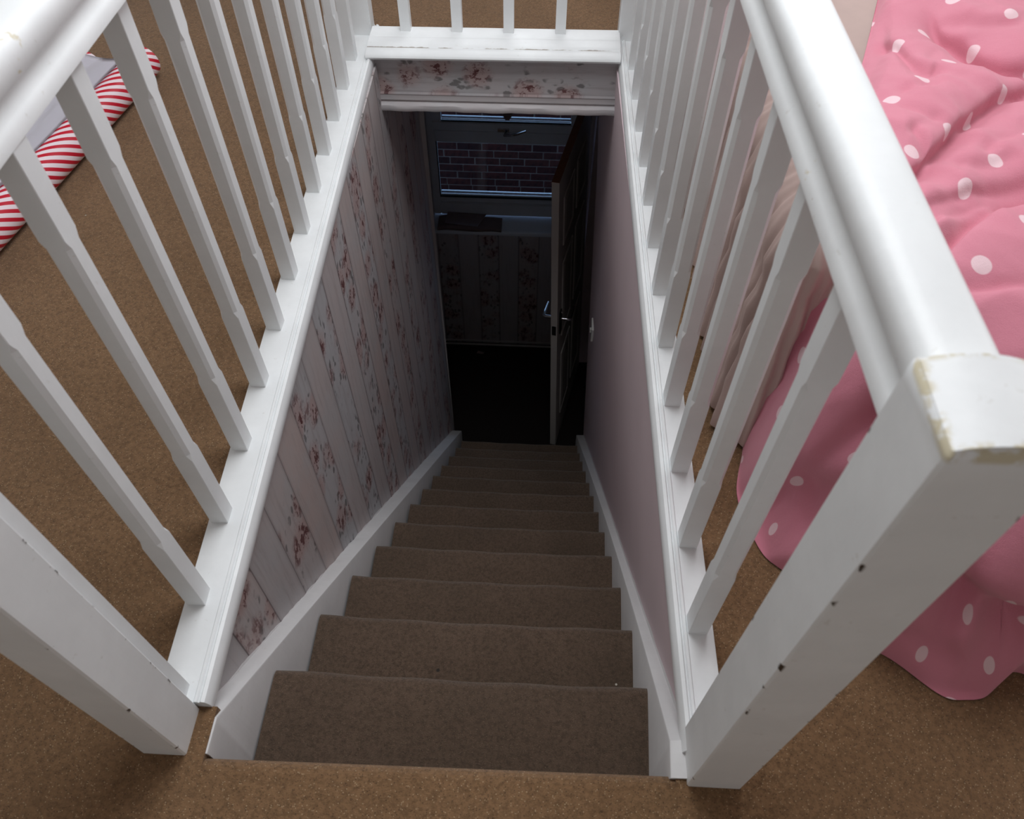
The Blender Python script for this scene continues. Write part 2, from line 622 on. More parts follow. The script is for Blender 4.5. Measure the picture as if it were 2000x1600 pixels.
def brick_mesh(wd):
    b = box_bm(0, wd - JT, -.004, .03, 0, BH - JT, bevel=.0015, seg=1)
    m = bpy.data.meshes.new('brick')
    b.to_mesh(m)
    b.free()
    m.materials.append(M['brick'])
    return m


bfull, bhalf = brick_mesh(BW), brick_mesh(BW * .5)
row = 0
z = -3.12
offs = [.06, .16, .05, .145, .10, .01, .12, .07, .17, .02, .11, .05, .15, .09, .0, .13, .04, .18]
while z < -1.93:
    x = -1.05 - offs[row % len(offs)]
    while x < .75:
        half = random.random() < .07
        o = bpy.data.objects.new('brick', bhalf if half else bfull)
        COL.objects.link(o)
        o.parent = ex
        o.location = (x + random.uniform(-.002, .002), YW + random.uniform(-.0015, .0015), z)
        x += BW * (.5 if half else 1)
    z += BH
    row += 1
struct(obj('floor_yard', box_bm(-3.2, 3.2, 3.60, 5.1, -3.4, -3.3), M['yard']))

# ------------------------------------------------------------------ hall window
win = struct(empty('window_1', (0, 3.47, -1.9)), 'white plastic hall window with a brick wall outside')


def wpart(name, b, mat, parent=None, smooth=False):
    o = obj(name, b, mat, None, smooth)
    o.parent = parent or win
    if parent is None:
        o.matrix_parent_inverse = Matrix.Translation((0, -3.47, 1.9))
    return o


fy0, fy1 = 3.462, 3.53
# outer frame
for nm, a in (('frame_stile', (WX0, -.502, fy0, fy1, -1.93, WZ1)), ('frame_stile', (.305, WX1, fy0, fy1, -1.93, WZ1)),
              ('frame_rail', (-.502, .305, fy0, fy1, -1.93, -1.838)), ('frame_rail', (-.502, .305, fy0, fy1, WZ1 - .05, WZ1)),
              ('transom', (-.502, .305, fy0 - .004, fy1, -1.402, -1.322))):
    wpart(nm, box_bm(*a, bevel=.005), M['upvc'])
# glazing beads of the fixed light
wpart('glazing_bead', box_bm(-.502, .305, fy0 + .006, fy1 - .006, -1.838, -1.806, bevel=.006), M['upvc'])
wpart('gasket', box_bm(-.505, -.498, fy0 + .01, fy0 + .03, -1.806, -1.402), M['seal'])
wpart('gasket', box_bm(-.502, .305, fy0 + .012, fy0 + .03, -1.806, -1.801), M['seal'])
pane = wpart('pane', box_bm(-.502, .305, fy0 + .034, fy0 + .038, -1.806, -1.402), M['glass'])
for yy, zz in ((fy0 + .022, -1.795), (fy0 + .048, -1.79)):
    wpart('spacer_bar', box_bm(-.497, .305, yy, yy + .008, zz, zz + .007), M['gasket'])
# top hung opening sash
sash = wpart('sash', box_bm(-.512, .315, fy0 - .014, fy0 + .03, -1.318, -1.264, bevel=.006), M['upvc'])
sm = Matrix.Translation((0, 0, 0))


def spart(name, b, mat, smooth=False):
    o = obj(name, b, mat, sash, smooth)
    return o


spart('sash_stile', box_bm(-.512, -.459, fy0 - .014, fy0 + .03, -1.264, WZ1 - .04, bevel=.006), M['upvc'])
spart('sash_stile', box_bm(.28, .315, fy0 - .014, fy0 + .03, -1.264, WZ1 - .04, bevel=.006), M['upvc'])
spart('pane', box_bm(-.459, .28, fy0 + .006, fy0 + .010, -1.264, WZ1 - .04), M['glass'])
spart('gasket', box_bm(-.459, .28, fy0 - .01, fy0 + .0, -1.264, -1.258), M['seal'])
for yy, zz in ((fy0 - .002, -1.254), (fy0 + .018, -1.249)):
    spart('spacer_bar', box_bm(-.455, .276, yy, yy + .007, zz, zz + .006), M['gasket'])
bm = bmesh.new()
box(bm, -.135, -.07, fy0 - .026, fy0 - .012, -1.312, -1.292)
hnd = [(-.085, fy0 - .03, -1.306), (-.095, fy0 - .055, -1.310), (-.06, fy0 - .062, -1.305), (-.02, fy0 - .064, -1.296), (.028, fy0 - .06, -1.278)]
tube(bm, hnd, [.008, .009, .008, .007, .006], 8)
spart('handle', bm, M['chrome'], 'angle')
# sill board
bm = bmesh.new()
pr_ = [(3.53, -1.955), (3.352, -1.955), (3.34, -1.957), (3.334, -1.964), (3.332, -1.978), (3.336, -1.984), (3.53, -1.984)]
loft(bm, [[(x, a, b) for a, b in pr_] for x in (-.553, .349)])
wpart('sill_board', bm, M['sill'], None, 'angle')

# pendant hanging in front of the upper light
bm = bmesh.new()
loft(bm, [[(-.112, 3.435, -1.16), (-.045, 3.435, -1.16), (-.045, 3.442, -1.16), (-.112, 3.442, -1.16)],
          [(-.108, 3.434, -1.20), (-.050, 3.434, -1.20), (-.050, 3.443, -1.20), (-.108, 3.443, -1.20)],
          [(-.090, 3.434, -1.232), (-.068, 3.434, -1.232), (-.068, 3.443, -1.232), (-.090, 3.443, -1.232)]])
tube(bm, [(-.079, 3.4385, -1.165), (-.079, 3.4385, -.82)], .0015, 6)
tag(obj('hanging_ornament', bm, M['leather']), 'small dark tapered ornament hanging before the top window pane', 'ornament')

# folded dark leather case lying on the sill
zs = -1.955
case = tag(empty('folded_case', (-.33, 3.40, zs)), 'dark folded cloth bag with pale piped flap on the window sill', 'bag')


def cpart(name, b, mat, sm_='angle'):
    o = obj(name, b, mat, case, sm_)
    o.matrix_parent_inverse = Matrix.Translation((.33, -3.40, -zs))
    return o


bm = bmesh.new()
rings = []
for i in range(25):
    u_ = i / 24
    x = -.515 + u_ * .40
    puff = .028 + .022 * math.sin(math.pi * min(1, u_ * 1.25)) + .004 * math.sin(u_ * 17)
    y0_, y1_ = 3.322 + .006 * math.sin(u_ * 9), 3.452
    rg = []
    for k in range(20):
        a = 2 * math.pi * k / 20
        ca, sa = math.cos(a), math.sin(a)
        yy = (y0_ + y1_) / 2 + (y1_ - y0_) / 2 * math.copysign(abs(ca) ** .55, ca)
        zz = zs + puff / 2 + .001 + puff / 2 * math.copysign(abs(sa) ** .7, sa)
        rg.append((x, yy, zz))
    rings.append(rg)
loft(bm, rings)
cpart('body', bm, M['leather'])
bm = bmesh.new()
q = [(-.47, 3.345), (-.262, 3.322), (-.215, 3.44), (-.46, 3.458)]
top = [(-.47, 3.345, zs + .052), (-.262, 3.322, zs + .050), (-.215, 3.44, zs + .055), (-.46, 3.455, zs + .054)]
loft(bm, [[(a, b, c_ - .006) for a, b, c_ in top], [(a, b, c_) for a, b, c_ in top]])
bmesh.ops.bevel(bm, geom=bm.edges[:], offset=.002, segments=1, affect='EDGES')
cpart('flap', bm, M['leather'])
bm = bmesh.new()
tube(bm, [(-.264, 3.321, zs + .051), (-.24, 3.38, zs + .056), (-.216, 3.441, zs + .057)], .0026, 6)
cpart('piping', bm, M['leather_edge'])

# ------------------------------------------------------------------ hall door
door = struct(empty('door_1', (.250, 2.462, GZ + .004)), 'white panelled hall door standing ajar with chrome lever handles')
LEAFW, LEAFH, LEAFT = .74, 2.07, .037


def dpart(name, b, mat, parent=None, sm_=False):
    return obj(name, b, mat, parent or door, sm_)


# leaf built in local axes: x = thickness, y = from latch edge to hinge edge, z = up
leaf = dpart('leaf', box_bm(0, LEAFT, 0, LEAFW, 0, LEAFH, bevel=.0015, seg=1), M['door'])
obj('top_edge', box_bm(0, LEAFT, 0, LEAFW, LEAFH + .0003, LEAFH + .002), M['rawwood'], leaf)['label'] = 'bare brown wood top edge'
for side in (0, 1):
    for (y0_, y1_) in ((.10, .335), (.405, .64)):
        for (z0_, z1_) in ((.22, .80), (.95, 1.50), (1.62, 1.92)):
            bm = bmesh.new()
            xs = LEAFT if side else 0
            sg = 1 if side else -1
            # raised moulding ring + field
            def rr(d, h):
                return [(xs + sg * h, y0_ + d, z0_ + d), (xs + sg * h, y1_ - d, z0_ + d), (xs + sg * h, y1_ - d, z1_ - d), (xs + sg * h, y0_ + d, z1_ - d)]
            loft(bm, [rr(0, 0), rr(.004, .006), rr(.012, .006), rr(.02, .001), rr(.034, .001), rr(.05, .005)], True, True)
            obj('panel', bm, M['door'], leaf)
# latch faceplate with keep hole
fp = obj('faceplate', box_bm(.007, LEAFT - .007, -.0015, .001, 1.055, 1.125), M['steel'], leaf)
for side in (0, 1):
    sg = 1 if side else -1
    xs = LEAFT if side else 0
    bm = box_bm(min(xs, xs + sg * .008), max(xs, xs + sg * .008), .045, .085, 1.02, 1.19, bevel=.002)
    hp = obj('handle_plate', bm, M['steel'], leaf)
    bm = bmesh.new()
    tube(bm, [(xs + sg * .006, .065, 1.13), (xs + sg * .045, .065, 1.13), (xs + sg * .055, .07, 1.13), (xs + sg * .056, .10, 1.13), (xs + sg * .054, .175, 1.128)],
         [.009, .009, .010, .0095, .008], 10)
    obj('lever', bm, M['chrome'], leaf, 'angle')
    bm = bmesh.new()
    bmesh.ops.create_uvsphere(bm, u_segments=10, v_segments=6, radius=.007, matrix=Matrix.Translation((xs + sg * .010, .065, 1.178)))
    obj('screw_cap', bm, M['chrome'], leaf, True)
door.rotation_euler = (0, math.radians(-2.1), math.radians(-12.2))

# light switch on the mauve wall
sy_, sz_ = 2.20, -1.60
sx_ = wr(sy_, sz_)
sw = tag(empty('light_switch', (sx_, sy_, sz_)), 'white plastic light switch on the mauve wall near the hall door', 'light switch')
obj('plate', box_bm(-.010, .001, -.043, .043, -.043, .043, bevel=.002), M['plastic'], sw)
obj('rocker', box_bm(-.017, -.009, -.008, .008, -.018, .010, bevel=.002), M['plastic'], sw)

# ------------------------------------------------------------------ staircase
stair = tag(empty('staircase', (.0, 0, GZ)), 'steep straight staircase carpeted in worn brown pile between white string boards', 'staircase')


def stpart(name, b, mat, sm_='angle'):
    o = obj(name, b, mat, None, sm_)
    o.parent = stair
    o.matrix_parent_inverse = Matrix.Translation((0, 0, -GZ))
    return o


def carpet_x(k):
    return .0161 - .3731 + .0035 * k, .0161 + .3731 + .0035 * k


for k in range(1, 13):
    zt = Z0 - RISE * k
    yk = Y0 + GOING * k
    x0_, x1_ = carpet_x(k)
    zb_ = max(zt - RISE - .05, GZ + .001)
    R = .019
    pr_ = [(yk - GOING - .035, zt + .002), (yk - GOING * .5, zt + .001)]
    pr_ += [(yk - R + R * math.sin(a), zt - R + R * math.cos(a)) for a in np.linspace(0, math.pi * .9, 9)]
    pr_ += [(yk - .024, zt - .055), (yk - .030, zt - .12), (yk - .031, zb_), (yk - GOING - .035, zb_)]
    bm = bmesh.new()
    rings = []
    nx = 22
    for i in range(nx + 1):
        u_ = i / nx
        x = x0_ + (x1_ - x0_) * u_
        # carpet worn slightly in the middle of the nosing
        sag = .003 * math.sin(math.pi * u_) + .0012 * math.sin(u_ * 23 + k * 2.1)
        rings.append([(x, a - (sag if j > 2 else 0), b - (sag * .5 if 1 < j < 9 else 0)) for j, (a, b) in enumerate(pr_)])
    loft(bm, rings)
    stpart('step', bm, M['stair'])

# string boards
def str_in_l(y):
    return -.3575 + .0095 * (y + .17)


def str_in_r(y):
    return .379 + .040 * (1 - math.exp(-(y + .23) / .9))


HS = -.218
for side in (-1, 1):
    bm = bmesh.new()
    rings = []
    ys = np.linspace(-.238, 2.46, 240)
    jag = np.convolve(rng.uniform(-1, 1, 260), np.ones(4) / 4, 'same')
    for i, y in enumerate(ys):
        y = float(y)
        h = HS if side < 0 else HS + .006
        zt = min(h - SLOPE * y, -.021 if side < 0 else -.016)
        xi = str_in_l(y) if side < 0 else str_in_r(y)
        xo = wl(y, zt) - .004 if side < 0 else wr(y, zt) + .004
        if side < 0 and y < -.165:
            xo = -.392
        zb_ = max(zt - .42, GZ + .001)
        zt = max(zt, GZ + .02)
        if y < -.15:
            jag[i] = -.6
        r_ = .005
        rings.append([(xi, y, zb_), (xi, y, zt - r_), (xi + side * r_ * .3, y, zt - r_ * .3), (xi + side * r_, y, zt),
                      (xo - side * .006, y, zt + (.0 if side < 0 else .002)), (xo - side * .0045, y, zt + (.004 if side < 0 else .012) + .009 * float(jag[i])), (xo + side * .002, y, zt + (.004 if side < 0 else .012) + .009 * float(jag[i])), (xo + side * .002, y, zb_)])
    loft(bm, rings)
    stpart('string_board', bm, M['white_old'])

# ------------------------------------------------------------------ balustrades
S = .165
BAL = .033


def baluster_mesh():
    h = BAL / 2
    c_ = .0058
    zs_ = [(-.002, .0008), (.212, .0008), (.220, .0035), (.226, c_), (.672, c_), (.678, .0035), (.686, .0008), (.815, .0008)]
    bm = bmesh.new()
    rings = []
    for z_, c in zs_:
        rings.append([(h, -h + c, z_), (h, h - c, z_), (h - c, h, z_), (-h + c, h, z_), (-h, h - c, z_), (-h, -h + c, z_), (-h + c, -h, z_), (h - c, -h, z_)])
    loft(bm, rings)
    m = bpy.data.meshes.new('baluster')
    bmesh.ops.recalc_face_normals(bm, faces=bm.faces[:])
    bm.to_mesh(m)
    bm.free()
    m.materials.append(M['white'])
    return m


BM = baluster_mesh()


def sweep(prof, f, y0, y1, n=12, along='y', wob=0.0):
    """prof: (offset, z); f(y) gives the line; offset is added to x"""
    bm = bmesh.new()
    rings = []
    for i in range(n + 1):
        y = y0 + (y1 - y0) * i / n
        rings.append([(f(y) + s_, y, z_) for s_, z_ in prof])
    loft(bm, rings)
    return bm


def arc(cx, cz, rx, rz, a0, a1, n):
    return [(cx + rx * math.cos(math.radians(a0 + (a1 - a0) * i / n)), cz + rz * math.sin(math.radians(a0 + (a1 - a0) * i / n))) for i in range(n + 1)]


# handrail section, centred on 0
HR = [(-.031, .812), (-.031, .826), (-.027, .832), (-.020, .838), (-.017, .846), (-.020, .853), (-.030, .859)] + \
     [(.033 * math.copysign(abs(math.cos(a)) ** .62, math.cos(a)), .868 + .029 * math.sin(a) ** .62 if math.sin(a) > 1e-6 else .868) for a in np.linspace(math.pi, 0, 17)] + \
     [(.030, .859), (.020, .853), (.017, .846), (.020, .838), (.027, .832), (.031, .826), (.031, .812)]


def handrail(f, y0, y1, parent):
    return obj('handrail', sweep(HR, f, y0, y1, 10), M['white'], parent, 'angle')


def newel(parent, cx, cy_, hx, hy, mat, top):
    bm = bmesh.new()
    n = 10
    rings = []
    c_ = .0025
    for z_ in (FZ - .001, .3, .6, top - .02):
        rings.append([(hx, -hy + c_, z_), (hx, hy - c_, z_), (hx - c_, hy, z_), (-hx + c_, hy, z_), (-hx, hy - c_, z_), (-hx, -hy + c_, z_), (-hx + c_, -hy, z_), (hx - c_, -hy, z_)])
    R = loft(bm, rings, True, False)
    # top cut to a shallow barrel across x, with crisp eased edges
    def ringtop(inset, dz):
        out = []
        for p in rings[-1]:
            x_ = p[0] * (1 - inset / hx)
            y_ = p[1] * (1 - inset / hy)
            out.append((x_, y_, top - .004 + dz + .009 * (1 - (x_ / hx) ** 2)))
        return out
    prev = R[-1]
    for ins, dz in ((0, 0), (.0012, .0025), (.0035, .004)):
        cur = [bm.verts.new(p) for p in ringtop(ins, dz)]
        for i in range(8):
            j = (i + 1) % 8
            bm.faces.new((prev[i], prev[j], cur[j], cur[i]))
        prev = cur
    # barrel top as strips across x
    tp = ringtop(.0035, .004)
    xs_ = sorted(set(round(p[0], 6) for p in tp))
    n = 8
    xa, xb = min(p[0] for p in tp), max(p[0] for p in tp)
    ya, yb = min(p[1] for p in tp), max(p[1] for p in tp)
    rows_ = []
    for i in range(n + 1):
        x_ = xa + (xb - xa) * i / n
        z_ = top + .0003 + .009 * (1 - (x_ / hx) ** 2)
        rows_.append((bm.verts.new((x_, ya, z_)), bm.verts.new((x_, yb, z_))))
    for a_, b_ in zip(rows_[:-1], rows_[1:]):
        bm.faces.new((a_[0], b_[0], b_[1], a_[1]))
    bm.faces.new([r_[0] for r_ in rows_])
    bm.faces.new([r_[1] for r_ in rows_][::-1])
    bm.faces.new(R[0][::-1])
    o = obj('newel_post', bm, mat, parent, 'angle')
    o.location = (cx, cy_, 0)
    return o


def base_rail_profile(si, so, side):
    """si: stair-side offset (towards the well), so: floor-side offset; side=-1 left, +1 right. Returns (offset, z)."""
    q = -side          # direction of the well
    P_ = []
    a = si             # distance of the nose from the line
    P_ += [(q * (a - .012), -.045), (q * (a - .004), -.040), (q * a, -.030), (q * (a + .001), -.018), (q * (a - .001), -.006), (q * (a - .006), .003), (q * (a - .012), .005)]
    P_ += [(q * (a - .015), .0005), (q * (a - .017), .0005), (q * (a - .019), .0035), (q * (a - .023), .0035), (q * (a - .0255), .0)]
    P_ += [(-q * so, 0.0), (-q * (so + .001), -.004), (-q * (so + .001), -.045)]
    return P_


# ---- left run
bl = tag(empty('stair_balustrade', (-.44, .8, FZ)), 'white painted balustrade along the papered side of the stair opening', 'balustrade')


def bpart(parent):
    inv = Matrix.Translation(parent.location).inverted()

    def fn(o):
        o.parent = parent
        o.matrix_parent_inverse = inv
        return o
    return fn


put = bpart(bl)
put(obj('base_rail', sweep(base_rail_profile(.049, .038, -1), rail_l, -.166, 2.04, 16), M['white'], None, 'angle'))
for i in range(12):
    o = bpy.data.objects.new('baluster', BM)
    COL.objects.link(o)
    y = S * i + BAL / 2
    o.location = (rail_l(y) - BAL / 2, y, 0)
    o.rotation_euler = (0, 0, random.uniform(-.03, .03))
    put(o)


def hr_l(y):
    return -.4605 + .0135 * y


def hr_r(y):
    return .4450 - .036 * y


put(obj('handrail', sweep(HR, hr_l, -.168, 1.99, 10), M['rail'], None, 'angle'))
put(newel(None, -.4265, -.2055, .0355, .0375, M['lpost'], .905))
bm = box_bm(-.0175, .0175, -.016, .016, FZ, .85, bevel=.002)
o = put(obj('half_post', bm, M['white']))
o.location = (-.4275, -.152, 0)
# far corner half post
bm = box_bm(-.036, .036, -.03, .03, -.004, .90, bevel=.0025)
o = put(obj('half_post', bm, M['white']))
o.location = (-.476, 2.005, 0)

# ---- right run
br = tag(empty('stair_balustrade', (.44, .8, FZ)), 'white painted balustrade beside the bed with a chipped newel post', 'balustrade')
put = bpart(br)
brail = put(obj('base_rail', sweep(base_rail_profile(.0265, .0435, 1), rail_r, -.20, 2.04, 16), M['white'], None, 'angle'))
for (px, py, rad) in ((.442, -.083, .0035), (.440, .208, .003), (.441, .7, .003), (.429, -.112, .006)):
    bm = bmesh.new()
    bmesh.ops.create_circle(bm, cap_ends=True, segments=10, radius=rad, matrix=Matrix.Translation((px, py, .0006)))
    o = obj('screw_hole', bm, M['plug'], None)
    o.parent = brail
    o.matrix_parent_inverse = Matrix.Translation(br.location).inverted()
for i in range(12):
    o = bpy.data.objects.new('baluster', BM)
    COL.objects.link(o)
    y = -.0076 + S * i + BAL / 2
    o.location = (rail_r(y) + BAL / 2, y, 0)
    o.rotation_euler = (0, 0, random.uniform(-.03, .03))
    put(o)
put(obj('handrail', sweep(HR, hr_r, -.165, 2.0, 10), M['rail'], None, 'angle'))
put(newel(None, .447, -.2055, .042, .0425, M['rpost'], .905))
bm = box_bm(-.036, .036, -.03, .03, -.004, .90, bevel=.0025)
o = put(obj('half_post', bm, M['white']))
o.location = (.398, 2.012, 0)

# ---- far run
bf = tag(empty('stair_balustrade', (-.03, 1.95, FZ)), 'short white balustrade across the far end of the stair opening', 'balustrade')
put = bpart(bf)
prf = [(1.862, -.004), (1.840, -.002), (1.831, .002), (1.828, .009), (1.831, .015), (1.840, .020), (1.866, .023), (1.872, .0205), (1.878, .0245), (1.896, .027),
       (1.920, .027), (1.926, .0275), (1.930, .0255), (1.936, .028), (1.990, .028), (1.994, .023), (1.994, -.012)]
bm = bmesh.new()
loft(bm, [[(x, y + .018 * x, z) for y, z in prf] for x in np.linspace(-.436, .366, 9)])
put(obj('base_rail', bm, M['farrail'], None, 'angle'))
for i in range(4):
    o = bpy.data.objects.new('baluster', BM)
    COL.objects.link(o)
    x = -.324 + .1663 * i
    o.location = (x, 1.975 + .014 * x, .027)
    put(o)
bm = bmesh.new()
loft(bm, [[(x, 1.975 + .014 * x + s_, z_ + .027) for s_, z_ in HR] for x in (-.44, .36)])
put(obj('handrail', bm, M['white'], None, 'angle'))

# ------------------------------------------------------------------ bed with gathered fabric cover
bed = tag(empty('bed', (1.1, 1.4, FZ)), 'bed with a gathered pale pink fabric side beside the balustrade', 'bed')
put = bpart(bed)
bx0, bx1, by0, by1, bz = .545, 1.75, .43, 2.55, .485


def side_pts(n):
    """outline of the gathered skirt: along the left side, round the near corner, along the near end"""
    out = []
    for i in range(n):
        u_ = i / (n - 1)
        L1, L2 = by1 - by0, bx1 - bx0
        d = u_ * (L1 + L2)
        if d < L1:
            out.append(((bx0, by1 - d), (-1, 0), d))
        else:
            out.append(((bx0 + d - L1, by0), (0, -1), d))
    return out


bm = bmesh.new()
sp_ = side_pts(900)
rings = []
for j in range(15):
    h = j / 14
    rg = []
    for (px, py), (nx_, ny_), d in sp_:
        g = .010 * math.sin(d * 2 * math.pi / .055 + 1.3 * math.sin(d * 13)) + .005 * math.sin(d * 2 * math.pi / .023 + 2 * h)
        g *= (.35 + .65 * math.sin(math.pi * min(1, .15 + h * .9)))
        g += .008 * math.sin(h * 26 + d * 40 + 2.0 * math.sin(d * 17)) * h
        off = .028 * (1 - h) + g
        if h > .93:
            off -= .03 * (h - .93) / .07
        rg.append((px + nx_ * off, py + ny_ * off, FZ + .012 + (bz - FZ) * h))
    rings.append(rg)
loft(bm, rings, closed=False)
put(obj('gathered_cover', bm, M['beige'], None, True))
bm = bmesh.new()
box(bm, bx0 + .02, bx1, by0 + .02, by1, FZ + .01, bz - .005)
bmesh.ops.bevel(bm, geom=bm.edges[:], offset=.03, segments=4, affect='EDGES')
put(obj('mattress', bm, M['beige'], None, True))

# ------------------------------------------------------------------ duvet
FX = np.array([(.50, .35), (.549, .297), (.574, .186), (.597, .114), (.68, .03), (.754, -.031), (.836, -.079), (.911, -.085), (.99, -.054), (1.15, -.03), (1.5, .02), (1.9, .05)])
LY = np.array([(-.1, .62), (.114, .597), (.186, .574), (.297, .549), (.409, .573), (.5, .575), (.6, .60), (.9, .73), (1.23, .845), (1.55, .95), (2.0, 1.05), (2.5, 1.1)])


def smooth(a):
    a = np.clip(a, 0, 1)
    return a * a * (3 - 2 * a)


def zbase(x, y):
    yf = np.interp(x, FX[:, 0], FX[:, 1])
    xl = np.interp(y, LY[:, 0], LY[:, 1])
    df = np.maximum(y - yf, 0)
    dl = np.maximum(x - xl, 0)
    H = .5 * (1 - np.exp(-df / .13))
    s = smooth((y - .38) / .1)
    L = 1 - np.exp(-dl / .035)
    return FZ + .004 + H * (L * (1 - s) + s) + .07 * L * np.minimum(1, df / .2)


# outline of the duvet, going round
outl = [(.573, .409), (.549, .297), (.574, .186), (.597, .114), (.68, .03), (.754, -.031), (.836, -.079), (.911, -.085), (.99, -.054),
        (1.15, -.03), (1.5, .02), (1.78, .05), (1.80, .6), (1.80, 1.4), (1.78, 2.35), (1.4, 2.4), (1.1, 2.38), (1.05, 2.0), (.95, 1.55), (.845, 1.23), (.73, .9), (.60, .6), (.575, .5)]


def resample(P_, n):
    P_ = np.array(P_ + [P_[0]])
    # Catmull-Rom then even spacing
    Q = []
    m = len(P_) - 1
    for i in range(m):
        p0, p1, p2, p3 = P_[(i - 1) % m], P_[i], P_[i + 1], P_[(i + 2) % m if i + 2 != m else m]
        for tt in np.linspace(0, 1, 24, endpoint=False):
            Q.append(.5 * (2 * p1 + (p2 - p0) * tt + (2 * p0 - 5 * p1 + 4 * p2 - p3) * tt ** 2 + (3 * p1 - p0 - 3 * p2 + p3) * tt ** 3))
    Q.append(Q[0])
    Q = np.array(Q)
    s = np.r_[0, np.cumsum(np.linalg.norm(np.diff(Q, axis=0), axis=1))]
    u_ = np.linspace(0, s[-1], n, endpoint=False)
    return np.c_[np.interp(u_, s, Q[:, 0]), np.interp(u_, s, Q[:, 1])]


NB, NR = 1000, 150
bd = resample(outl, NB)
_s = np.arange(NB) / NB * 2 * math.pi
_w = smooth((.35 - bd[:, 1]) / .15)[:, None]
_c = np.stack([np.sin(23 * _s + 1.0) * .010 + np.sin(47 * _s) * .005, np.sin(29 * _s) * .012 + np.sin(61 * _s + 2) * .005], -1)
bd = bd + _c * _w
# inner spine the rings shrink to
sx0, sx1 = np.array((1.12, .5)), np.array((1.38, 1.95))
tt = np.clip(((bd - sx0) @ (sx1 - sx0)) / ((sx1 - sx0) @ (sx1 - sx0)), 0, 1)
inner = sx0 + tt[:, None] * (sx1 - sx0)
rr_ = np.linspace(0, 1, NR) ** 1.25
XY = bd[None] * (1 - rr_)[:, None, None] + inner[None] * rr_[:, None, None]
X, Y = XY[..., 0], XY[..., 1]

# creases: polyline in plan, amplitude, width, which side rides over (+1 = left of travel)
CR = [
    ([(.655, .52), (.718, .561), (.754, .593), (.799, .649), (.859, .729), (.897, .768), (.937, .807), (.974, .835), (1.03, .86), (1.12, .88)], .040, .075, 1),
    ([(.66, .28), (.70, .33), (.742, .385), (.775, .418), (.805, .45), (.837, .478), (.889, .506), (.98, .54), (1.1, .56)], .034, .085, -1),
    ([(.90, 1.15), (.935, 1.048), (.958, 1.01), (.98, .944), (1.001, .92), (1.06, .905), (1.2, .93)], .045, .11, 1),
    ([(.78, 1.06), (.811, .984), (.823, .906), (.843, .87), (.87, .901)], .020, .045, 1),
    ([(.70, .81), (.752, .731), (.792, .704), (.815, .709)], .014, .05, -1),
    ([(.69, .45), (.742, .489), (.815, .53), (.907, .564), (1.0, .59)], .014, .035, 1),
    ([(.68, .41), (.731, .449), (.807, .493), (.864, .527)], .010, .03, -1),
    ([(.736, .652), (.751, .668), (.760, .62), (.742, .60)], .016, .022, 1),
    ([(.62, .30), (.647, .312), (.703, .315), (.802, .323), (.93, .34)], .016, .06, -1),
    ([(.74, .045), (.788, .013), (.826, -.011), (.858, -.021), (.898, -.031), (.97, -.02)], .026, .06, 1),
    ([(.72, .0), (.764, -.019), (.812, -.045), (.854, -.069)], .018, .035, 1),
    ([(.572, .25), (.588, .233), (.611, .194), (.635, .163), (.68, .13)], .026, .06, 1),
    ([(.595, .21), (.599, .199), (.622, .146), (.63, .12)], .010, .02, 1),
    ([(.60, .21), (.632, .212), (.656, .218), (.70, .25)], .012, .03, 1),
    ([(.68, .10), (.74, .12), (.84, .10), (.95, .12)], .018, .06, -1),
    ([(.655, .26), (.672, .16), (.70, .05), (.715, .01)], .016, .045, 1),
    ([(.78, .22), (.80, .10), (.795, .0), (.80, -.05)], .016, .05, -1),
    ([(.92, .25), (.91, .12), (.93, .0), (.95, -.06)], .018, .06, 1),
    ([(.86, .62), (.90, .66), (.97, .70), (1.05, .72)], .012, .05, -1),
    ([(.80, .60), (.86, .60), (.93, .63)], .010, .035, 1),
    ([(.76, .78), (.80, .80), (.86, .83)], .010, .035, -1),
    ([(.93, 1.10), (.99, 1.06), (1.08, 1.04)], .016, .05, 1),
    ([(1.0, .30), (1.15, .36), (1.35, .33)], .03, .10, 1),
    ([(1.05, .7), (1.2, .72), (1.4, .66)], .03, .10, -1),
    ([(1.1, 1.2), (1.3, 1.1), (1.5, 1.2)], .04, .12, 1),
    ([(1.0, 1.5), (1.2, 1.6), (1.5, 1.55)], .03, .10, -1),
]
disp = np.zeros_like(X)
shx = np.zeros_like(X)
shy = np.zeros_like(X)
